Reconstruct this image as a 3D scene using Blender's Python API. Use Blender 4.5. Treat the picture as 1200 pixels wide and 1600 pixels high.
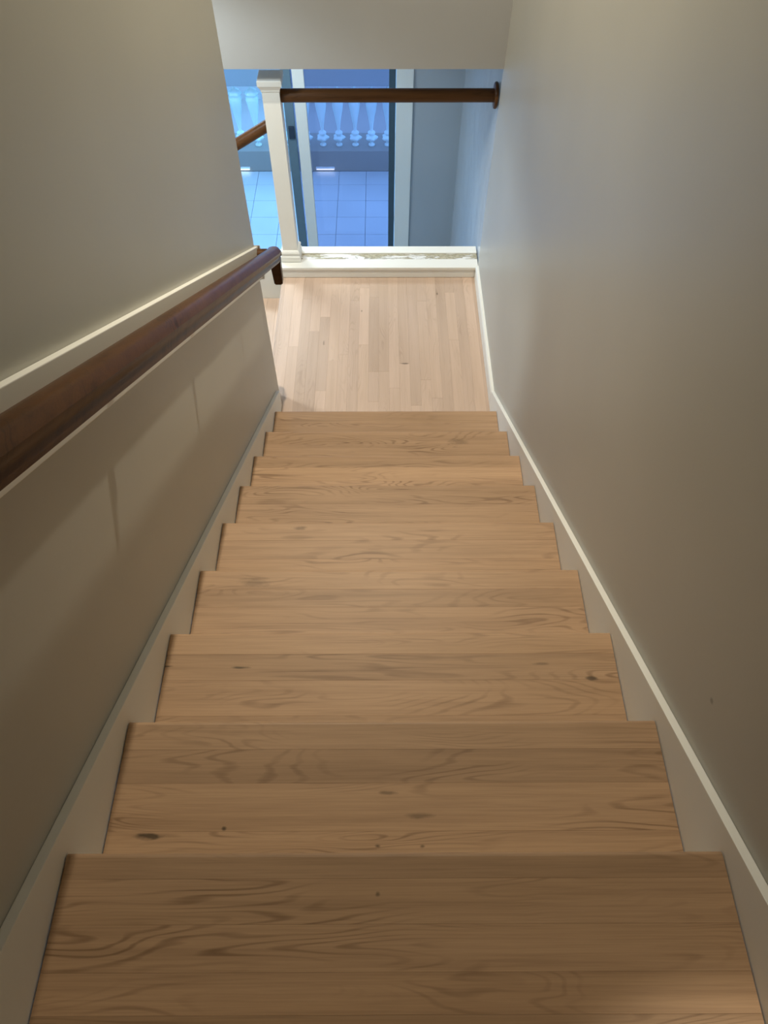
import bpy, bmesh, math, random
from mathutils import Matrix, Vector

random.seed(7)
for o in list(bpy.data.objects):
    bpy.data.objects.remove(o)
SC = bpy.context.scene
COL = SC.collection

# ------------------------------------------------------------------ camera
CAM = bpy.data.cameras.new('camera')
CAM.sensor_fit = 'AUTO'
CAM.sensor_width = 36.0
CAM.lens = 36.0 * 1104.95 / 1600.0
CAM.clip_start = 0.02
camera = bpy.data.objects.new('camera', CAM)
COL.objects.link(camera)
p, yaw, roll = 0.9728, -0.00503, 0.00183
fwd = Vector((0, math.cos(p), -math.sin(p)))
up = Vector((0, math.sin(p), math.cos(p)))
rt = Vector((1, 0, 0))
rt, up = rt * math.cos(roll) + up * math.sin(roll), up * math.cos(roll) - rt * math.sin(roll)
Z = Matrix.Rotation(yaw, 3, 'Z')
rt, up, fwd = Z @ rt, Z @ up, Z @ fwd
M3 = Matrix((rt, up, -fwd)).transposed()
camera.matrix_world = Matrix.Translation((-0.011, -2.537, 2.953)) @ M3.to_4x4()
SC.camera = camera

# ------------------------------------------------------------------ dusk sky, exposure
W = bpy.data.worlds.new('dusk_sky')
SC.world = W
W.use_nodes = True
bg = W.node_tree.nodes['Background']
bg.inputs[0].default_value = (0.21, 0.485, 0.93, 1)
bg.inputs[1].default_value = 3.4
SC.view_settings.view_transform = 'Standard'
SC.view_settings.look = 'None'
SC.view_settings.gamma = 1.0
SC.view_settings.use_curve_mapping = False
SC.view_settings.exposure = 0.0

LAMP_W = 376.0            # ceiling downlight over the landing
STAIR_FILL_W = 78.0            # added hanging fill light left of the landing, out of view
LOWER_FILL_W = 84.0            # added fill light in the lower hall, out of view
PATCH_W = 170.0             # added narrow spot for the light patch on the nearest tread
LAMP_COL = (1.0, 0.915, 0.75)

# ------------------------------------------------------------------ dimensions (metres)
RISE, RUN = 0.175, 0.29112
XL, XR = -0.5727, 0.5938       # skirt board faces
WL, WR = -0.592, 0.612         # wall faces
YG = 1.33                      # front of the low wall closing the landing
YGB = 1.535                    # its back
YEND = 0.285                   # end of the left wall
LX = -0.65                     # left edge of the landing
ZC = 4.45                      # stairwell ceiling
ZH = 1.257                     # underside of the header wall
ZF = -2.0                      # lower floor and patio
YD = 3.13                      # wall with the glass door
SL = RISE / RUN
def nose_z(y): return RISE - y * SL


# ------------------------------------------------------------------ material helpers
def new_mat(name):
    m = bpy.data.materials.new(name)
    m.use_nodes = True
    nt = m.node_tree
    b = nt.nodes['Principled BSDF']
    return m, nt, b

class NT:
    def __init__(s, nt): s.nt = nt
    def n(s, typ, **kw):
        k = s.nt.nodes.new(typ)
        for a, v in kw.items(): setattr(k, a, v)
        return k
    def link(s, a, b): s.nt.links.new(a, b)
    def setin(s, node, idx, v):
        if hasattr(v, 'is_output'): s.link(v, node.inputs[idx])
        else: node.inputs[idx].default_value = v
    def math(s, op, a, b=0.0, c=None):
        k = s.n('ShaderNodeMath', operation=op)
        s.setin(k, 0, a); s.setin(k, 1, b)
        if c is not None: s.setin(k, 2, c)
        return k.outputs[0]
    def vmath(s, op, a, b=(0, 0, 0)):
        k = s.n('ShaderNodeVectorMath', operation=op)
        s.setin(k, 0, a); s.setin(k, 1, b)
        return k.outputs[1] if op in ('LENGTH', 'DISTANCE', 'DOT_PRODUCT') else k.outputs[0]
    def noise(s, vec, scale=5, detail=3, rough=0.5, dist=0.0):
        k = s.n('ShaderNodeTexNoise')
        s.link(vec, k.inputs['Vector'])
        k.inputs['Scale'].default_value = scale
        k.inputs['Detail'].default_value = detail
        k.inputs['Roughness'].default_value = rough
        k.inputs['Distortion'].default_value = dist
        return k.outputs[0]
    def mapr(s, v, a, b, c, d):
        k = s.n('ShaderNodeMapRange')
        s.setin(k, 0, v)
        for i, q in enumerate((a, b, c, d)): s.setin(k, i + 1, q)
        return k.outputs[0]
    def mix(s, f, a, b, blend='MIX'):
        k = s.n('ShaderNodeMix', data_type='RGBA', blend_type=blend)
        s.setin(k, 0, f); s.setin(k, 6, a); s.setin(k, 7, b)
        return k.outputs[2]
    def bump(s, h, strength, dist):
        k = s.n('ShaderNodeBump')
        k.inputs['Strength'].default_value = strength
        k.inputs['Distance'].default_value = dist
        s.link(h, k.inputs['Height'])
        return k.outputs[0]

def c4(c): return (c[0], c[1], c[2], 1)

def paint(name, col, rough=0.5, bump=0.15, mottle=0.03, spec=0.4, dents=()):
    m, nt, b = new_mat(name)
    t = NT(nt)
    g = t.n('ShaderNodeNewGeometry').outputs['Position']
    big = t.noise(g, 1.7, 2)
    f = t.mapr(big, 0.3, 0.7, 1 - mottle, 1 + mottle)
    colr = t.mix(1.0, c4(col), (1, 1, 1, 1), 'MULTIPLY')
    k = t.n('ShaderNodeVectorMath', operation='SCALE')
    t.link(colr, k.inputs[0]); t.link(f, k.inputs[3])
    out = k.outputs[0]
    for (px, py, pz, r) in dents:
        d = t.vmath('DISTANCE', g, (px, py, pz))
        out = t.mix(t.mapr(d, r * 0.4, r, 0.45, 0.0), out, (0.05, 0.04, 0.03, 1))
    t.link(out, b.inputs['Base Color'])
    b.inputs['Roughness'].default_value = rough
    b.inputs['Specular IOR Level'].default_value = spec
    fine = t.noise(g, 140, 3)
    wave = t.noise(g, 5, 2)
    h = t.math('ADD', t.math('MULTIPLY', fine, 0.25), t.math('MULTIPLY', wave, 1.0))
    t.link(t.bump(h, bump, 0.004), b.inputs['Normal'])
    return m

def wood(name, light, dark, pale, axis='X', rough=0.5, vary=0.10, figure=1.0, knots=(), spec=0.35, coat=0.0):
    """grain runs along local X; every board draws its own figure from Object Info / Random"""
    m, nt, b = new_mat(name)
    t = NT(nt)
    tc = t.n('ShaderNodeTexCoord').outputs['Object']
    rnd = t.n('ShaderNodeObjectInfo').outputs['Random']
    off = t.n('ShaderNodeCombineXYZ')
    t.link(t.math('MULTIPLY', rnd, 37.0), off.inputs[0])
    t.link(t.math('MULTIPLY', rnd, 91.0), off.inputs[1])
    t.link(t.math('MULTIPLY', rnd, 53.0), off.inputs[2])
    v = tc
    if axis == 'Y':
        sp = t.n('ShaderNodeSeparateXYZ'); t.link(v, sp.inputs[0])
        cb = t.n('ShaderNodeCombineXYZ')
        t.link(sp.outputs[1], cb.inputs[0]); t.link(sp.outputs[0], cb.inputs[1]); t.link(sp.outputs[2], cb.inputs[2])
        v = cb.outputs[0]
    v = t.vmath('ADD', v, off.outputs[0])
    low = t.noise(t.vmath('MULTIPLY', v, (1.1, 7.5, 7.5)), 1.0, 2, 0.5, 0.35)
    rings = t.math('SINE', t.math('MULTIPLY', t.math('ADD', low, t.math('MULTIPLY', t.noise(t.vmath('MULTIPLY', v, (5.0, 60.0, 60.0)), 1.0, 2), 0.03)), 165.0))
    rings = t.mapr(rings, 0.25, 1.0, 0.0, 1.0)
    # rings come and go along the board
    patch = t.mapr(t.noise(t.vmath('MULTIPLY', v, (2.2, 9.0, 9.0)), 1.3, 2), 0.46, 0.70, 0.0, 1.0)
    fib = t.noise(t.vmath('MULTIPLY', v, (6.0, 330.0, 330.0)), 1.0, 3, 0.6)
    streak = t.noise(t.vmath('MULTIPLY', v, (1.3, 42.0, 42.0)), 1.0, 4, 0.6)
    amt = t.math('MULTIPLY', t.math('MULTIPLY', rings, patch), 0.55 * figure)
    amt = t.math('ADD', amt, t.mapr(fib, 0.42, 0.75, 0.0, 0.24 * figure))
    amt = t.math('ADD', amt, t.mapr(streak, 0.45, 0.75, 0.0, 0.34 * figure))
    col = t.mix(t.mapr(low, 0.3, 0.7, 0.0, 1.0), c4(light), c4(pale))
    col = t.mix(t.math('MINIMUM', amt, 0.85), col, c4(dark))
    rnd2 = t.n('ShaderNodeTexWhiteNoise', noise_dimensions='1D')
    t.link(t.math('MULTIPLY', rnd, 917.3), rnd2.inputs['W'])
    k = t.n('ShaderNodeVectorMath', operation='SCALE')
    t.link(col, k.inputs[0])
    t.link(t.mapr(rnd2.outputs[0], 0, 1, 1 - vary, 1 + vary), k.inputs[3])
    col = k.outputs[0]
    if knots:
        g = t.n('ShaderNodeNewGeometry').outputs['Position']
        wob = t.noise(t.vmath('MULTIPLY', g, (30, 70, 30)), 1.0, 2)
        for (kx, ky, kz, rx, ry, a) in knots:
            d = t.vmath('MULTIPLY', t.vmath('SUBTRACT', g, (kx, ky, kz)), (1 / rx, 1 / ry, 1 / 0.02))
            d = t.math('ADD', t.vmath('LENGTH', d), t.mapr(wob, 0.3, 0.7, -0.35, 0.35))
            col = t.mix(t.mapr(d, 0.45, 1.15, a, 0.0), col, (0.045, 0.032, 0.016, 1))
    t.link(col, b.inputs['Base Color'])
    b.inputs['Roughness'].default_value = rough
    b.inputs['Specular IOR Level'].default_value = spec
    b.inputs['Coat Weight'].default_value = coat
    b.inputs['Coat Roughness'].default_value = 0.12
    t.link(t.bump(t.math('ADD', fib, t.math('MULTIPLY', amt, -0.6)), 0.12, 0.001), b.inputs['Normal'])
    return m

def plain(name, col, rough=0.5, metal=0.0, spec=0.5, noise_amt=0.04):
    m, nt, b = new_mat(name)
    t = NT(nt)
    g = t.n('ShaderNodeTexCoord').outputs['Object']
    n = t.noise(g, 25, 3)
    k = t.n('ShaderNodeVectorMath', operation='SCALE')
    k.inputs[0].default_value = col
    t.link(t.mapr(n, 0.3, 0.7, 1 - noise_amt, 1 + noise_amt), k.inputs[3])
    t.link(k.outputs[0], b.inputs['Base Color'])
    b.inputs['Roughness'].default_value = rough
    b.inputs['Metallic'].default_value = metal
    b.inputs['Specular IOR Level'].default_value = spec
    return m

def emit(name, col, strength):
    m, nt, b = new_mat(name)
    b.inputs['Base Color'].default_value = (0.8, 0.8, 0.8, 1)
    b.inputs['Emission Color'].default_value = c4(col)
    b.inputs['Emission Strength'].default_value = strength
    return m

KNOTS = [(-0.485, -2.272, 1.40, 0.030, 0.007, 0.8), (-0.334, -2.2585, 1.40, 0.006, 0.004, 0.8),
         (-0.0214, -2.2917, 1.40, 0.007, 0.004, 0.7), (0.0687, -2.292, 1.40, 0.006, 0.004, 0.6),
         (0.06, -2.235, 1.40, 0.030, 0.006, 0.45), (0.0, -2.19, 1.40, 0.018, 0.004, 0.5),
         (-0.377, -1.843, 1.225, 0.022, 0.004, 0.75), (-0.566, -1.839, 1.225, 0.020, 0.003, 0.75),
         (0.523, -1.875, 1.225, 0.014, 0.006, 0.7), (0.40, -1.835, 1.225, 0.022, 0.004, 0.4),
         (0.351, -0.358, 0.35, 0.05, 0.018, 0.35), (-0.0201, -2.395, 1.575, 0.005, 0.004, 0.6),
         (0.17, -0.02, 0.0, 0.01, 0.01, 0.0), (-0.30, -1.19, 0.875, 0.03, 0.008, 0.45),
         (-0.40, -1.50, 1.05, 0.05, 0.014, 0.30)]
FKNOTS = [(0.125, 0.533, 0.0, 0.022, 0.007, 0.6), (0.345, 1.165, 0.0, 0.006, 0.013, 0.6),
          (-0.135, 1.00, 0.0, 0.005, 0.012, 0.5), (-0.36, 0.71, 0.0, 0.006, 0.022, 0.45)]

M_WALL = paint('wall_paint', (0.50, 0.485, 0.425), rough=0.42, bump=0.10, dents=[(0.612, -2.0812, 1.6464, 0.008)])
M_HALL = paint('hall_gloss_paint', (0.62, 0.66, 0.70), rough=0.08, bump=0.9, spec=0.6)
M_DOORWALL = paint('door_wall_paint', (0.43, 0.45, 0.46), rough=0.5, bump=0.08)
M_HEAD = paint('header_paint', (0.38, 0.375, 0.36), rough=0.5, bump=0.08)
M_TRIM = paint('trim_paint', (0.84, 0.82, 0.745), rough=0.45, spec=0.3, bump=0.06, mottle=0.015)
M_CEIL = paint('ceiling_paint', (0.72, 0.70, 0.65), rough=0.7, bump=0.05)
M_OAK = wood('oak_tread', (0.47, 0.297, 0.168), (0.19, 0.106, 0.053), (0.53, 0.340, 0.200), vary=0.10, knots=KNOTS)
M_FLOOR = wood('oak_strip_floor', (0.55, 0.40, 0.295), (0.33, 0.22, 0.15), (0.62, 0.455, 0.345), axis='Y', vary=0.095, figure=0.5, knots=FKNOTS)
M_RAIL = wood('dark_stained_rail', (0.088, 0.037, 0.012), (0.022, 0.010, 0.004), (0.115, 0.050, 0.017), rough=0.36, vary=0.0, figure=1.1, spec=0.12, coat=0.02)
M_RAILY = wood('dark_stained_wall_rail', (0.088, 0.037, 0.012), (0.022, 0.010, 0.004), (0.115, 0.050, 0.017), axis='Y', rough=0.36, vary=0.0, figure=1.1, spec=0.12, coat=0.02)
M_RISER = paint('riser_paint', (0.74, 0.70, 0.62), rough=0.4, bump=0.05)
M_GAP = plain('shadow_gap_board', (0.10, 0.065, 0.035), 0.8)
M_BRK = plain('bracket_metal', (0.20, 0.14, 0.08), 0.35, 0.8)
M_PATIO = paint('patio_tile', (0.52, 0.56, 0.58), rough=0.30, bump=0.05, mottle=0.06)
M_GROUT = plain('tile_grout', (0.27, 0.30, 0.32), 0.9)
M_BAL = paint('baluster_white', (0.74, 0.90, 0.88), rough=0.35, bump=0.5, mottle=0.10)
M_PLINTH = paint('plinth_grey', (0.33, 0.31, 0.28), rough=0.7, bump=0.2)
M_COPING = paint('coping_grey', (0.36, 0.39, 0.41), rough=0.6, bump=0.15)
M_GARDEN = paint('garden_wall_grey', (0.66, 0.66, 0.66), rough=0.8, bump=0.2)
M_GROUND = paint('ground_grey', (0.46, 0.45, 0.44), rough=0.9, bump=0.3)
M_STILE = plain('door_stile_dark', (0.05, 0.085, 0.11), 0.30, 0.0)
M_STILEB = plain('door_stile_blue_grey', (0.13, 0.20, 0.25), 0.30, 0.0)
M_LATCH = plain('latch_dark', (0.03, 0.05, 0.08), 0.4, 0.3)
M_LOWFLOOR = plain('lower_floor_stone', (0.42, 0.40, 0.37), 0.35)
M_STEPLIGHT = emit('step_light_lens', (0.75, 0.92, 1.0), 3.0)
M_LENS = emit('downlight_lens', LAMP_COL, 12.0)
M_METALW = plain('white_metal', (0.82, 0.82, 0.80), 0.35)

def glass_mat():
    m, nt, b = new_mat('door_glass')
    t = NT(nt)
    nt.nodes.remove(b)
    out = nt.nodes['Material Output']
    tr = t.n('ShaderNodeBsdfTransparent'); tr.inputs[0].default_value = (0.76, 0.72, 0.80, 1)
    gl = t.n('ShaderNodeBsdfGlossy'); gl.inputs['Roughness'].default_value = 0.02
    fr = t.n('ShaderNodeFresnel'); fr.inputs[0].default_value = 1.45
    mx = t.n('ShaderNodeMixShader')
    t.link(fr.outputs[0], mx.inputs[0]); t.link(tr.outputs[0], mx.inputs[1]); t.link(gl.outputs[0], mx.inputs[2])
    t.link(mx.outputs[0], out.inputs[0])
    return m
M_GLASS = glass_mat()

def peel_mat():
    m, nt, b = new_mat('peeling_paint')
    t = NT(nt)
    g = t.n('ShaderNodeNewGeometry').outputs['Position']
    n = t.noise(t.vmath('MULTIPLY', g, (5.5, 34, 34)), 1.0, 5, 0.62, 0.6)
    sep = t.n('ShaderNodeSeparateXYZ'); t.link(g, sep.inputs[0])
    bias = t.mapr(sep.outputs[0], -0.5, 0.6, -0.01, 0.08)
    f = t.mapr(t.math('ADD', n, bias), 0.515, 0.535, 0.0, 1.0)
    bare = t.mix(t.mapr(t.noise(g, 60, 3), 0.35, 0.65, 0, 1), (0.34, 0.30, 0.20, 1), (0.52, 0.47, 0.34, 1))
    col = t.mix(f, (0.80, 0.78, 0.73, 1), bare)
    edge = t.mapr(t.math('ABSOLUTE', t.math('SUBTRACT', t.math('ADD', n, bias), 0.524)), 0.0, 0.014, 0.75, 0.0)
    col = t.mix(edge, col, (0.18, 0.14, 0.09, 1))
    t.link(col, b.inputs['Base Color'])
    b.inputs['Roughness'].default_value = 0.6
    t.link(t.bump(t.math('SUBTRACT', 1.0, f), 0.6, 0.002), b.inputs['Normal'])
    return m
M_PEEL = peel_mat()


# ------------------------------------------------------------------ mesh helpers
def me_obj(name, bm, mat, parent=None, loc=(0, 0, 0), smooth=False):
    bmesh.ops.recalc_face_normals(bm, faces=bm.faces)
    me = bpy.data.meshes.new(name)
    bm.to_mesh(me); bm.free()
    if smooth:
        for f in me.polygons: f.use_smooth = True
        me.set_sharp_from_angle(angle=math.radians(38))
    me.materials.append(mat)
    return link(name, me, parent, loc)

def link(name, me, parent=None, loc=(0, 0, 0)):
    o = bpy.data.objects.new(name, me)
    COL.objects.link(o)
    o.location = loc
    if parent: o.parent = parent
    return o

def tag(o, label, cat=None, group=None, kind=None):
    o['label'] = label
    if cat: o['category'] = cat
    if group: o['group'] = group
    if kind: o['kind'] = kind
    return o

def thing(name, label, cat, loc=(0, 0, 0), group=None, kind=None):
    o = bpy.data.objects.new(name, None)
    COL.objects.link(o); o.location = loc
    o.empty_display_size = 0.1
    return tag(o, label, cat, group, kind)

def add_box(bm, x0, x1, y0, y1, z0, z1):
    v = [bm.verts.new(q) for q in ((x0, y0, z0), (x1, y0, z0), (x1, y1, z0), (x0, y1, z0),
                                   (x0, y0, z1), (x1, y0, z1), (x1, y1, z1), (x0, y1, z1))]
    for f in ((0, 3, 2, 1), (4, 5, 6, 7), (0, 1, 5, 4), (1, 2, 6, 5), (2, 3, 7, 6), (3, 0, 4, 7)):
        bm.faces.new([v[i] for i in f])

def box(name, x0, x1, y0, y1, z0, z1, mat, parent=None, bevel=0.0, org=None):
    """a box with world bounds; its origin sits at its centre (or org)"""
    bm = bmesh.new()
    c = org or ((x0 + x1) / 2, (y0 + y1) / 2, (z0 + z1) / 2)
    add_box(bm, x0 - c[0], x1 - c[0], y0 - c[1], y1 - c[1], z0 - c[2], z1 - c[2])
    if bevel:
        bmesh.ops.bevel(bm, geom=list(bm.edges), offset=bevel, segments=2, affect='EDGES', profile=0.6)
    o = me_obj(name, bm, mat, None, c)
    if parent:
        o.parent = parent
        o.location = Vector(c) - parent_world(parent)
    return o

def parent_world(o):
    v = Vector((0, 0, 0))
    while o:
        v += o.location; o = o.parent
    return v

def prism(name, pts, axis, a0, a1, mat, parent=None, bevel=0.0, smooth=False):
    """extrude a 2-D outline along an axis. axis X: pts are (y,z); Y: (x,z); Z: (x,y). World coords."""
    bm = bmesh.new()
    def P(q, a):
        return {'X': (a, q[0], q[1]), 'Y': (q[0], a, q[1]), 'Z': (q[0], q[1], a)}[axis]
    A = [bm.verts.new(P(q, a0)) for q in pts]
    B = [bm.verts.new(P(q, a1)) for q in pts]
    bm.faces.new(A); bm.faces.new(B[::-1])
    n = len(pts)
    for i in range(n):
        bm.faces.new((A[i], A[(i + 1) % n], B[(i + 1) % n], B[i]))
    if bevel:
        bmesh.ops.recalc_face_normals(bm, faces=bm.faces)
        bmesh.ops.bevel(bm, geom=list(bm.edges), offset=bevel, segments=2, affect='EDGES', profile=0.6)
    cen = sum((v.co for v in bm.verts), Vector()) / len(bm.verts)
    bmesh.ops.translate(bm, verts=bm.verts, vec=-cen)
    o = me_obj(name, bm, mat, None, cen, smooth)
    if parent:
        o.parent = parent; o.location = cen - parent_world(parent)
    return o

def lathe(name, prof, seg, mat, parent, loc, axis='Z', caps=True):
    bm = bmesh.new()
    rings = []
    for (r, h) in prof:
        ring = []
        for i in range(seg):
            a = 2 * math.pi * i / seg
            q = (r * math.cos(a), r * math.sin(a), h)
            if axis == 'X': q = (q[2], q[0], q[1])
            if axis == 'Y': q = (q[0], q[2], q[1])
            ring.append(bm.verts.new(q))
        rings.append(ring)
    for a, b in zip(rings, rings[1:]):
        for i in range(seg):
            bm.faces.new((a[i], a[(i + 1) % seg], b[(i + 1) % seg], b[i]))
    if caps:
        bm.faces.new(rings[0][::-1]); bm.faces.new(rings[-1])
    o = me_obj(name, bm, mat, parent, loc, True)
    return o

def sweep(name, prof, path, mat, parent=None, cap=True, smooth=True, sharp=False):
    """sweep a profile (side, up) along a path of (point, side, up)"""
    bm = bmesh.new()
    rings = []
    for (pt, sd, upv) in path:
        rings.append([bm.verts.new(Vector(pt) + Vector(sd) * a + Vector(upv) * b) for a, b in prof])
    n = len(prof)
    for A, B in zip(rings, rings[1:]):
        for i in range(n):
            bm.faces.new((A[i], A[(i + 1) % n], B[(i + 1) % n], B[i]))
    if cap:
        bm.faces.new(rings[0][::-1]); bm.faces.new(rings[-1])
    o = me_obj(name, bm, mat, parent, (0, 0, 0), smooth)
    if parent: o.location = -parent_world(parent)
    return o

def plank_mesh(lx, ly, t, ch, mat, name='plank'):
    """chamfered board centred on x,y with its top at z=0; 22 triangles"""
    bm = bmesh.new()
    def ring(ix, z):
        x, y = lx / 2 - ix, ly / 2 - ix
        return [bm.verts.new(q) for q in ((-x, -y, z), (x, -y, z), (x, y, z), (-x, y, z))]
    a, b, c = ring(0, -t), ring(0, -ch), ring(ch, 0)
    for A, B in ((a, b), (b, c)):
        for i in range(4): bm.faces.new((A[i], A[(i + 1) % 4], B[(i + 1) % 4], B[i]))
    bm.faces.new(a[::-1]); bm.faces.new(c)
    bmesh.ops.recalc_face_normals(bm, faces=bm.faces)
    me = bpy.data.meshes.new(name); bm.to_mesh(me); bm.free()
    me.materials.append(mat)
    return me


# ================================================================== STRUCTURE
def S(o, label, cat): return tag(o, label, cat, kind='structure')

T = 0.12
S(box('wall_right', WR, WR + T, -4.7, YG + 0.02, ZF - 0.1, ZC, M_WALL), 'long greige painted wall along the right side of the stairs', 'wall')
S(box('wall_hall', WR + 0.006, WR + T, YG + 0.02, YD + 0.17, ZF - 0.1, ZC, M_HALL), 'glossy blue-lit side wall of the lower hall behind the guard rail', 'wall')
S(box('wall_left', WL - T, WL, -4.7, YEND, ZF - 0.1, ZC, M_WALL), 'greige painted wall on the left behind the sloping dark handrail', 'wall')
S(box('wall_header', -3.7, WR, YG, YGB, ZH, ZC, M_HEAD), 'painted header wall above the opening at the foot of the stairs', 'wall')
S(box('wall_stairwell', -3.7, WL - T, YEND - T, YEND, ZF - 0.1, ZC, M_WALL), 'wall beside the lower flight, hidden behind the left wall', 'wall')
S(box('wall_far_left', -3.82, -3.7, YEND - T, YD + 0.17, ZF - 0.1, ZC, M_WALL), 'far left end wall of the lower hall beyond the post', 'wall')
S(box('wall_rear', WL - T, WR + T, -4.82, -4.7, ZF - 0.1, ZC, M_WALL), 'wall at the back of the upper hall behind the viewer', 'wall')
S(box('ceiling', -3.82, WR + T, -4.82, YGB, ZC, ZC + 0.1, M_CEIL), 'high flat ceiling above the stairwell and upper hall', 'ceiling')
S(box('ceiling_lower', -3.7, WR, YGB, YD, ZH, ZH + 0.1, M_CEIL), 'ceiling of the lower hall level with the header', 'ceiling')
S(box('floor_lower', -3.7, WR, YEND, YD + 0.17, ZF - 0.1, ZF, M_LOWFLOOR), 'stone floor of the lower hall below the landing guard rail', 'floor')

# ---- wall that holds the glass door
dw = S(thing('wall_door', 'far wall of the lower hall around the glass door', 'wall', (0, YD, 0)), 'blue-lit wall to the right of the glass door in the lower hall', 'wall')
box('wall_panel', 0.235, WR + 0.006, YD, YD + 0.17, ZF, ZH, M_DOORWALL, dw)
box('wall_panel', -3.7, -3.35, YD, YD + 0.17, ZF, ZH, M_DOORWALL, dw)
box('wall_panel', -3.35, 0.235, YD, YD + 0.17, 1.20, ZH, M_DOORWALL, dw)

# ---- landing floor: oak strips laid away from the stairs
fl = S(box('floor', LX, WR, -0.02, YG + 0.02, -0.09, -0.0195, M_GAP), 'landing floor of pale oak strips at the foot of the stairs', 'floor')
SW = 0.0605
joints = {}
for v, y in ((9.19, 1.221), (10.32, 1.128), (8.22, 1.097), (4.92, .943), (9.21, .695), (6.16, .556), (7.06, .61), (10.37, .466), (11.2, .469),
             (5.05, .314), (12.38, .335), (10.30, .229), (13.54, .533), (15.51, .399), (16.59, .256), (14.49, .201), (18.59, .734),
             (4.25, .813), (2.88, 1.112), (18.84, 1.177), (15.74, 1.093)):
    c = math.floor((-.65 + .0573 * v + .391) / SW)
    joints.setdefault(c, []).append(y)
fw = parent_world(fl)
mesh_cache = {}
for c in range(-5, 17):
    x0, x1 = max(LX + 0.003, -.391 + c * SW), min(WR - 0.001, -.391 + (c + 1) * SW)
    if x1 - x0 < 0.006: continue
    js = sorted(joints.get(c, []))
    if not js and random.random() < 0.5: js = [random.uniform(0.25, 1.1)]
    ys = [-0.015] + js + [YG + 0.015]
    for a, b in zip(ys, ys[1:]):
        key = (round(x1 - x0, 4), round(b - a, 3))
        if key not in mesh_cache: mesh_cache[key] = plank_mesh(x1 - x0 - 0.00025, b - a - 0.0004, 0.019, 0.0003, M_FLOOR)
        link('plank', mesh_cache[key], fl, Vector(((x0 + x1) / 2, (a + b) / 2, random.uniform(-.0002, .0))) - fw)
prism('edge_nosing', [(LX - 0.010, -0.03), (LX - 0.012, -0.016), (LX - 0.010, -0.003), (LX - 0.006, 0.0), (LX + 0.0028, 0.0), (LX + 0.0028, -0.03)], 'Y', YEND + 0.0, YG, M_FLOOR, fl)

# ---- low wall and cap that close the landing
S(box('wall_landing', LX - 0.02, WR, YG + 0.012, YGB, ZF, 0.06, M_TRIM), 'low wall closing the landing under the newel post', 'wall')
S(box('wall_underlanding', LX + 0.016, LX + 0.09, YEND, YG + 0.012, ZF, -0.09, M_RISER), 'short wall under the left edge of the landing', 'wall')
bb = S(prism('baseboard_back', [(YG - 0.004, 0.003), (YG - 0.004, 0.060), (YG, 0.066), (YG + 0.012, 0.066), (YG + 0.012, 0.003)], 'X', LX - 0.0, WR - 0.018, M_TRIM), 'white baseboard across the far edge of the oak landing', 'baseboard')
cap = S(thing('trim_1', 'white cap with a strip of peeling paint on the low wall', 'trim', (0, 1.43, 0.06)), 'white cap with a strip of peeling paint on the low wall', 'trim')
box('front_strip', LX - 0.02, WR, YG - 0.010, 1.410, 0.0605, 0.080, M_TRIM, cap, 0.003)
o = box('bare_strip', LX - 0.02, WR, 1.4105, 1.4675, 0.0605, 0.0765, M_PEEL, cap, 0.001); o['label'] = 'bare strip with flaking white paint'
box('back_strip', LX - 0.02, WR, 1.468, YGB + 0.004, 0.0605, 0.084, M_TRIM, cap, 0.003)
S(prism('baseboard_right', [(WR, 0.001), (WR - 0.018, 0.001), (WR - 0.018, 0.083), (WR - 0.013, 0.093), (WR, 0.095)], 'Y', 0.2075, YG - 0.011, M_TRIM), 'white baseboard along the right wall of the landing', 'baseboard')


# ================================================================== STAIRCASE
st = thing('staircase', 'straight flight of pale oak treads descending between two walls', 'staircase', (0, 0, 0))
SEAMS = {1: (.042, .111, .179, .236), 2: (.062, .132, .226), 3: (.060, .131, .222), 4: (.068, .128, .22), 5: (.075, .15, .235),
         6: (.092, .204), 7: (.066, .14, .23), 8: (.08, .165, .25), 9: (.085, .17, .24), 0: (.06, .13, .20), -1: (.07, .14, .21)}
OVER = 0.026
TH = 0.027
TXL, TXR = XL + 0.0022, XR - 0.0022
for i in range(-1, 10):
    yn, zt = -(9 - i) * RUN, (10 - i) * RISE
    back = yn - RUN - OVER + 0.002
    ss = [0.0] + [s for s in SEAMS[i]] + [RUN + OVER - 0.002]
    # front strip with a rounded nose is the tread mesh itself; other strips are planks behind it
    r = 0.0075
    pts = [(yn - ss[1] + 0.0001, zt - TH), (yn - 0.006, zt - TH)]
    pts += [(yn - r + r * math.cos(a), zt - TH + 0.0075 + r * math.sin(a)) for a in (-1.2, -0.6, 0.0)]
    pts += [(yn - r + r * math.cos(a), zt - r + r * math.sin(a)) for a in (0.0, 0.4, 0.8, 1.2, math.pi / 2)]
    pts += [(yn - ss[1] + 0.0003, zt), (yn - ss[1] + 0.0001, zt - 0.0002)]
    tr = prism('tread', pts, 'X', TXL, TXR, M_OAK, st)
    tw = parent_world(tr)
    for a, b in zip(ss[1:], ss[2:]):
        me = plank_mesh(TXR - TXL, b - a - 0.00016, TH, 0.0002, M_OAK)
        link('plank', me, tr, Vector(((TXL + TXR) / 2, yn - (a + b) / 2, zt)) - tw)
    # riser under the nose of this tread
    box('riser', XL + 0.001, XR - 0.001, yn - OVER - 0.016, yn - OVER, zt - RISE + (0.0005 if i < 9 else 0.001), zt - TH - 0.0005, M_RISER, st)
HSK = 0.052
for side, (x0, x1), h in (('l', (WL + 0.0005, XL), 0.062), ('r', (XR, WR - 0.0005), 0.055)):
    ye, yt = 0.2055, -4.0
    pts = [(ye, 0.001), (ye, nose_z(ye) + h), (yt, nose_z(yt) + h), (yt, nose_z(yt) - 0.42), (-0.30, 0.001)]
    prism('skirt_board', pts, 'X', x0, x1, M_TRIM, st, 0.0015)
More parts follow.
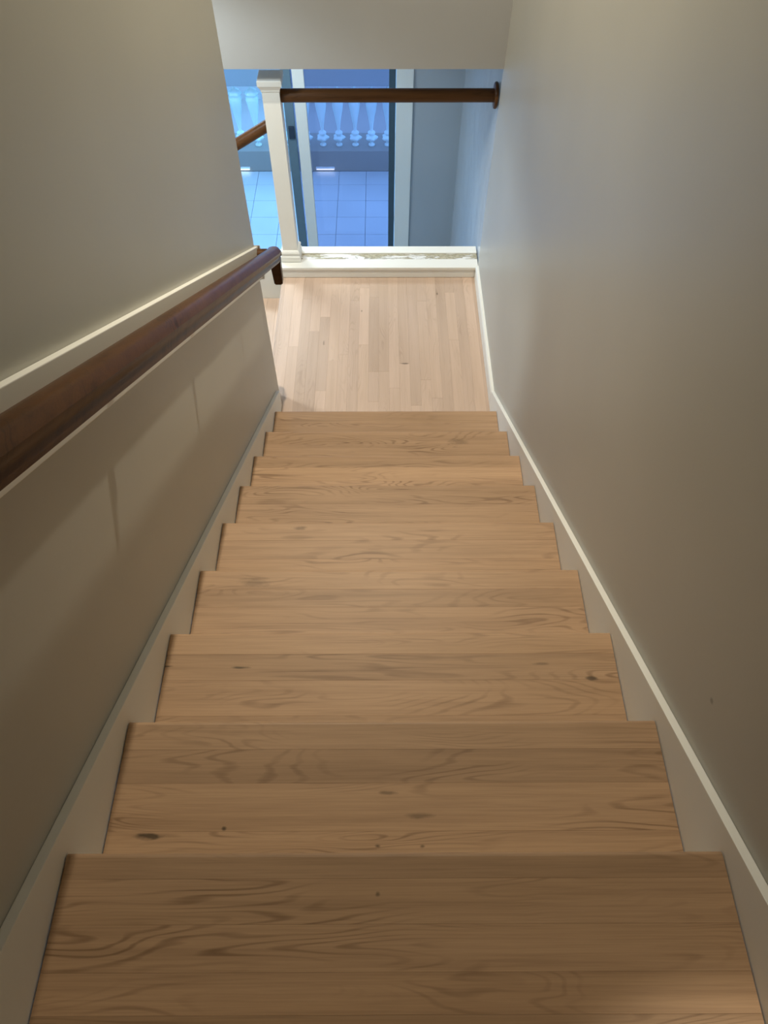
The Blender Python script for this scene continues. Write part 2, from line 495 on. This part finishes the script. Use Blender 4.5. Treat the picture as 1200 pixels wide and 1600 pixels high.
# upper hall floor
ytop = -(9 + 2) * RUN
uf = S(box('floor_upper', WL, WR, -4.7, ytop + RUN - RUN - OVER - 0.016, 12 * RISE - 0.12, 12 * RISE, M_FLOOR), 'oak floor of the upper hall behind the viewer', 'floor')
box('riser', XL + 0.001, XR - 0.001, ytop - OVER - 0.0155, ytop - OVER, 11 * RISE + 0.0005, 12 * RISE - 0.0005, M_RISER, st)

# ---- lower flight turning left from the landing
ls = thing('lower_staircase', 'lower flight of stairs dropping away left of the landing edge', 'staircase', (0, 0, 0))
for k in range(1, 9):
    z = -k * RISE
    x1 = LX - 0.0 - (k - 1) * RUN + 0.0
    x0 = x1 - RUN - 0.025
    xr_ = LX - (k - 1) * RUN + (0.0)
    n = 5
    tr = None
    for j in range(n):
        a = x0 + j * (x1 - x0) / n; b = x0 + (j + 1) * (x1 - x0) / n
        me = plank_mesh(b - a - 0.0005, YG + 0.01 - YEND - 0.002, 0.026, 0.0006, M_FLOOR, 'tread')
        loc = Vector(((a + b) / 2, (YEND + YG + 0.01) / 2, z))
        if tr is None: tr = link('tread', me, ls, loc)
        else: link('plank', me, tr, loc - tr.location)
    box('riser', x1 - 0.0005 + 0.0005, x1 + 0.015, YEND + 0.001, YG + 0.010, z + 0.0005, z + RISE - 0.0275 - (0.004 if k == 1 else 0), M_RISER, ls)
xe = LX - 0.021 - 2.2
pts = [(LX - 0.021, 0.085), (LX - 0.021, -0.55), (xe, -0.55 - 2.2 * 0.6), (xe, 0.085 - 2.2 * 0.60)]
prism('stringer', pts, 'Y', YG + 0.011, YGB - 0.02, M_TRIM, ls, 0.003)


# ================================================================== HANDRAIL ON THE LEFT WALL
def hs_line(y, h): return nose_z(y) + h + 0.0115 * (y + 1.9)
hr = thing('handrail', 'dark stained wooden handrail sloping down the left wall on a white board', 'handrail', (0, 0, 0))
y0, y1 = -3.9, 0.270
prism('backing_board', [(y0, hs_line(y0, 0.766)), (y1, hs_line(y1, 0.766)), (y1, hs_line(y1, 0.938)), (y0, hs_line(y0, 0.938))],
      'X', WL + 0.0005, WL + 0.019, M_TRIM, hr, 0.002)['label'] = 'white painted board behind the rail'
prism('board_end', [(y1 + 0.0005, hs_line(y1, 0.760)), (y1 + 0.022, hs_line(y1, 0.760)), (y1 + 0.022, hs_line(y1, 0.930)), (y1 + 0.0005, hs_line(y1, 0.945))],
      'X', WL + 0.0005, WL + 0.026, M_TRIM, hr, 0.002)
# rail profile: (side toward the stairs, up), moulded with a grooved flank
RP = [(-.024, -.031), (.024, -.031), (.0290, -.027), (.0290, -.018), (.0262, -.012), (.0262, -.004), (.0305, .002), (.0305, .011), (.0175, .0275),
      (.008, .0325), (-.008, .0335), (-.0215, .0305), (-.0290, .022), (-.0305, .011), (-.0305, .002), (-.0262, -.004), (-.0262, -.012), (-.0290, -.018), (-.0290, -.027)]
XC = -0.507
ZR = 0.891
d = Vector((0, 1, -SL + 0.0115)).normalized()
upv = Vector((0, -d.z, d.y))
sd = Vector((1, 0, 0))
path = []
for y in (-3.9, -2.4, -1.2, 0.0, 0.235):
    path.append(((XC, y, hs_line(y, ZR)), sd, upv))
rail = sweep('rail', RP, path, M_RAILY, hr)
# end fitting: the rail levels off, rounds over and drops
pe = Vector((XC, 0.2352, hs_line(0.2352, ZR)))
path = []
for k, (dy, dz, ang, s) in enumerate(((0, 0, 0, 1), (.02, -.0105, 4, 1), (.045, -.021, 12, 1), (.066, -.031, 26, 1), (.080, -.044, 48, .98), (.086, -.058, 68, .93))):
    a = math.radians(-math.degrees(math.atan2(0.59, 1)) - ang)
    uu = Vector((0, -math.sin(a), math.cos(a)))
    path.append((pe + Vector((0, dy, dz)), sd * s, uu * (1.0 if k < 4 else .9)))
sweep('rail_end', RP, path, M_RAILY, hr)
# drop under the end
zb = pe.z - 0.03
bm = bmesh.new()
add_box(bm, -.0245, .0245, -.026, .026, 0, 1)
for v in bm.verts:
    if v.co.z > .5: v.co.z = 0.128
    else:
        v.co.x = v.co.x * 0.80 + 0.002; v.co.y *= 0.85; v.co.z = 0.0
bmesh.ops.bevel(bm, geom=list(bm.edges), offset=0.005, segments=2, affect='EDGES')
me_obj('rail_drop', bm, M_RAIL, hr, (XC + 0.003, 0.283, 0.770))
# return of the rail into the wall board
RR = [(a, b * 0.8) for a, b in RP]
yr = 0.2365
sweep('rail_return', [(a * 0.8, b) for a, b in RP], [((XC - 0.024, yr, hs_line(yr, ZR)), -d, upv), ((WL + 0.0195, yr, hs_line(yr, ZR)), -d, upv)], M_RAIL, hr)
# brackets
for y in (-3.05, -2.42, -1.50, -0.905, -0.25):
    zc = hs_line(y, ZR) - 0.046
    bm = bmesh.new()
    pl = [(0.0, -0.045), (0.0, 0.0), (0.010, 0.0), (0.050, 0.012), (0.075, 0.022), (0.080, 0.014), (0.055, 0.0), (0.014, -0.020), (0.012, -0.045)]
    A = [bm.verts.new((q[0], -.007, q[1])) for q in pl]
    B = [bm.verts.new((q[0], .007, q[1])) for q in pl]
    bm.faces.new(A); bm.faces.new(B[::-1])
    for k in range(len(pl)): bm.faces.new((A[k], A[(k + 1) % len(pl)], B[(k + 1) % len(pl)], B[k]))
    me_obj('bracket', bm, M_BRK, hr, (WL + 0.0195, y, zc - 0.005))


# ================================================================== NEWEL POST, GUARD RAIL, LOWER RAIL
PX, PY = -0.594, 1.437
nw = thing('newel_post', 'white square newel post with moulded cap and base on low wall', 'post', (PX, PY, 0.0845))
def sq(name, prof, parent, base_z):
    """square lathe: (half width, height) rings"""
    bm = bmesh.new(); rings = []
    for (h, z) in prof:
        rings.append([bm.verts.new((sx * h, sy * h, z)) for sx, sy in ((-1, -1), (1, -1), (1, 1), (-1, 1))])
    for a, b in zip(rings, rings[1:]):
        for i in range(4): bm.faces.new((a[i], a[(i + 1) % 4], b[(i + 1) % 4], b[i]))
    bm.faces.new(rings[0][::-1]); bm.faces.new(rings[-1])
    return me_obj(name, bm, M_TRIM, parent, (0, 0, base_z))
sq('base', [(.063, 0), (.063, .032), (.058, .038), (.058, .050), (.0605, .054), (.0605, .060), (.056, .068), (.050, .074), (.0465, .076)], nw, 0)
sq('shaft', [(.0455, .0765), (.0465, .0775), (.0465, 1.031), (.0455, 1.032)], nw, 0)
sq('cap', [(.0475, 1.0325), (.050, 1.038), (.050, 1.044), (.054, 1.052), (.061, 1.064), (.064, 1.068), (.064, 1.092), (.062, 1.095)], nw, 0)

gr = thing('guard_rail', 'round dark wooden guard rail from newel post to right wall', 'handrail', (0, PY, 1.080))
RAD = 0.0335
lathe('rail', [(RAD - .002, 0), (RAD, .004), (RAD, 1.125), (RAD, 1.14)], 28, M_RAIL, gr, (PX + 0.0468, 0, 0), 'X')
lathe('rosette', [(.046, 0), (.060, .003), (.064, .008), (.064, .016), (.060, .0205)], 32, M_RAIL, gr, (WR - 0.0210, 0, 0), 'X')

lr = thing('lower_handrail', 'short dark rail sloping down left behind the newel post', 'handrail', (PX - 0.047, PY, 0.925))
a = Vector((-1, 0, -0.56)).normalized()
ua = Vector((-0.56, 0, 1)).normalized()
circ = [(0.031 * math.cos(t * math.pi / 10), 0.031 * math.sin(t * math.pi / 10)) for t in range(20)]
base = Vector((PX - 0.047, PY, 0.922))
path = []
# starts flush against the post (plumb cut), ends at the far wall
for t in (0.0, 1.0, 2.2):
    q = base + Vector((-1, 0, -0.56)) * t
    u_ = Vector((0, 0, 1.14)) if t == 0 else ua
    path.append((q, Vector((0, 1, 0)), u_))
sweep('rail', circ, path, M_RAIL, lr)


# ================================================================== GLASS DOOR TO THE PATIO
df = S(thing('door_1', 'white frame', 'door', (0, YD, ZF)), 'white painted frame of the sliding glass door to the patio', 'door')
box('jamb', 0.105, 0.234, YD - 0.018, YD + 0.16, ZF, 1.20, M_TRIM, df, 0.004)
box('jamb', -3.349, -3.25, YD - 0.018, YD + 0.16, ZF, 1.20, M_TRIM, df, 0.004)
box('mullion', -0.673, -0.585, YD - 0.040, YD + 0.0005, ZF, 1.119, M_TRIM, df, 0.004)
box('head', -3.2495, 0.1045, YD - 0.018, YD + 0.16, 1.12, 1.20, M_TRIM, df, 0.004)
sd_ = thing('sliding_door', 'dark framed sliding glass door leaf standing beside the open gap', 'door', (-0.33, YD + 0.02, ZF))
box('stile', -0.762, -0.690, YD + 0.004, YD + 0.046, ZF + 0.01, 1.11, M_STILEB, sd_, 0.004)
box('stile', 0.050, 0.100, YD + 0.004, YD + 0.046, ZF + 0.01, 1.11, M_STILE, sd_, 0.004)
box('rail', -0.6895, 0.0495, YD + 0.006, YD + 0.044, 1.03, 1.11, M_STILE, sd_, 0.003)
box('rail', -0.6895, 0.0495, YD + 0.006, YD + 0.044, ZF + 0.01, ZF + 0.11, M_STILE, sd_, 0.003)
box('glass_pane', -0.6895, 0.0495, YD + 0.022, YD + 0.028, ZF + 0.111, 1.029, M_GLASS, sd_)
box('latch', -0.745, -0.700, YD - 0.014, YD + 0.0035, -0.045, 0.050, M_LATCH, sd_, 0.003)


# ================================================================== PATIO
TS = 0.338
YP = 6.04
pf = S(box('floor_patio', -5.6, 3.4, YD + 0.17, YP + 0.42, ZF - 0.15, ZF - 0.012, M_GROUT), 'pale square tiles of the patio floor outside the glass door', 'floor')
pw = parent_world(pf)
tm = plank_mesh(TS - 0.004, TS - 0.004, 0.0115, 0.0015, M_PATIO, 'tile')
for r in range(9):
    y = 5.739 + TS / 2 - (r - 0) * TS
    if y + TS / 2 > YP or y - TS / 2 < YD + 0.17: continue
    for c in range(-9, 5):
        x = -0.537 + TS / 2 + c * TS
        link('tile', tm, pf, Vector((x, y, ZF + random.uniform(-.0006, .0006))) - pw)
tm2 = plank_mesh(TS - 0.004, YP - (5.739 + 0.0) - 0.004, 0.0115, 0.0015, M_PATIO, 'tile')
for c in range(-9, 5):
    link('tile', tm2, pf, Vector((-0.537 + TS / 2 + c * TS, (YP + 5.739) / 2, ZF)) - pw)

bl = thing('balustrade', 'garden balustrade with ornate white balusters across the blue dusk patio', 'balustrade', (0, 6.18, ZF))
box('plinth', -5.6, 3.4, YP, YP + 0.43, ZF, -1.742, M_PLINTH, bl, 0.006)
box('top_rail', -5.6, 3.4, 6.08, 6.30, -1.012, -0.78, M_COPING, bl, 0.01)
prof = [(.040, 0.0), (.040, .012), (.022, .020), (.018, .034), (.030, .050), (.064, .082), (.070, .098), (.060, .110), (.034, .120), (.030, .130),
        (.046, .146), (.046, .160), (.026, .172), (.017, .190), (.019, .215), (.026, .260), (.040, .340), (.057, .430), (.070, .500), (.076, .545),
        (.072, .575), (.060, .590), (.066, .598), (.080, .612), (.078, .628), (.060, .645), (.036, .660), (.020, .672), (.016, .700), (.024, .722), (.030, .7295)]
bx0 = -0.7366 - 24 * 0.2
def baluster_mesh():
    bm = bmesh.new(); seg = 20; rings = []
    for (r, h) in prof:
        ring = []
        for i in range(seg):
            an = 2 * math.pi * i / seg
            # carved leaves on the collars, a spiral of shallow relief on the body
            leaf = 0.0
            if .05 < h < .115: leaf = .20 * math.cos(5 * an)
            elif .59 < h < .65: leaf = .12 * math.cos(6 * an)
            elif .20 < h < .58: leaf = .05 * math.cos(4 * an + h * 30)
            rr = r * (1 + leaf)
            ring.append(bm.verts.new((rr * math.cos(an), rr * math.sin(an), h)))
        rings.append(ring)
    for a, b in zip(rings, rings[1:]):
        for i in range(seg): bm.faces.new((a[i], a[(i + 1) % seg], b[(i + 1) % seg], b[i]))
    bm.faces.new(rings[0][::-1]); bm.faces.new(rings[-1])
    bmesh.ops.recalc_face_normals(bm, faces=bm.faces)
    me = bpy.data.meshes.new('baluster'); bm.to_mesh(me); bm.free()
    for f in me.polygons: f.use_smooth = True
    me.materials.append(M_BAL)
    return me
bme = baluster_mesh()
for k in range(40):
    x = bx0 + k * 0.2003
    if -4.6 < x < 2.6: link('baluster', bme, bl, (x, 0.0, 0.2585))
S(box('wall_garden', -7.5, 5.5, 7.9, 8.05, ZF - 0.15, -1.0, M_GARDEN), 'plain grey garden wall behind the white balusters', 'wall')
S(box('ground', -7.5, 5.5, YP + 0.43, 7.9, ZF - 0.16, ZF - 0.02, M_GROUND), 'dark ground strip behind the balustrade', 'ground')

for x0, x1, lab in ((-0.828, -0.595, 'lit slim step light on the plinth right of the newel post'),
                    (-1.89, -1.657, 'lit slim step light on the plinth left of the newel post')):
    s = thing('step_light', lab, 'light', ((x0 + x1) / 2, YP, -1.96), 'step lights along the balustrade plinth')
    box('housing', x0, x1, YP - 0.026, YP - 0.0005, -1.955, -1.940, M_METALW, s, 0.002)
    box('lens', x0 + 0.006, x1 - 0.006, YP - 0.024, YP - 0.0005, -1.967, -1.9555, M_STEPLIGHT, s)


# ================================================================== LANDING DOWNLIGHT AND ADDED LIGHTS
def downlight(x, y, watts, size, blend, label, rad=0.05, z=ZC, col=LAMP_COL, k=1.0):
    t = thing('downlight', label, 'light', (x, y, z), 'recessed ceiling downlights')
    lathe('trim_ring', [(.055 * k, -.012), (.085 * k, -.006), (.088 * k, -.001), (.055 * k, -.001)], 32, M_METALW, t, (0, 0, 0), caps=False)
    lathe('lens', [(.0545 * k, -.0015), (.0545 * k, -.003), (.050 * k, -.0035)], 32, M_LENS, t, (0, 0, 0))
    L = bpy.data.lights.new('downlight_bulb', 'SPOT')
    L.energy = watts; L.color = col
    L.spot_size = math.radians(size); L.spot_blend = blend
    L.shadow_soft_size = rad
    lo = bpy.data.objects.new('downlight_bulb', L)
    COL.objects.link(lo); lo.parent = t; lo.location = (0, 0, -0.03)
    return t
downlight(-0.15, 0.35, LAMP_W, 118, 0.9, 'recessed downlight in the ceiling above the landing', 0.035)
downlight(0.545, -2.945, PATCH_W, 17.5, 0.35, 'added unseen narrow spot by the right wall for a light patch')  # added spot, cone shaped to lay a bright patch on the nearest tread
downlight(-1.05, 2.10, LOWER_FILL_W, 160, 0.5, 'added unseen round fill light in the lower hall by the glass door', 0.22, ZH, (0.64, 0.85, 1.0), 4.0)  # added fill, brightens the door mullion, hall and landing wall

def fill_pendant(x, y, z):  # added lamp out of view, lifts the newel post and right wall
    t = thing('added_fill_lamp', 'added unseen fill lamp hanging over the lower flight', 'light', (x, y, ZC))
    lathe('canopy', [(.05, -.001), (.05, -.02), (.012, -.03)], 24, M_METALW, t, (0, 0, 0))
    lathe('cord', [(.003, -.03), (.003, z + 0.16 - ZC)], 8, M_METALW, t, (0, 0, 0))
    lathe('shade', [(.02, z + .16 - ZC), (.10, z + .13 - ZC), (.17, z + .06 - ZC), (.168, z + .06 - ZC), (.098, z + .126 - ZC), (.018, z + .156 - ZC)], 32, M_METALW, t, (0, 0, 0), caps=False)
    L = bpy.data.lights.new('fill_bulb', 'SPOT')
    L.energy = STAIR_FILL_W; L.color = (0.84, 0.94, 1.0)
    L.spot_size = math.radians(156); L.spot_blend = 0.3; L.shadow_soft_size = 0.14
    lo = bpy.data.objects.new('fill_bulb', L)
    COL.objects.link(lo); lo.parent = t; lo.location = (0, 0, z - ZC)
fill_pendant(-1.6, 0.80, 1.90)
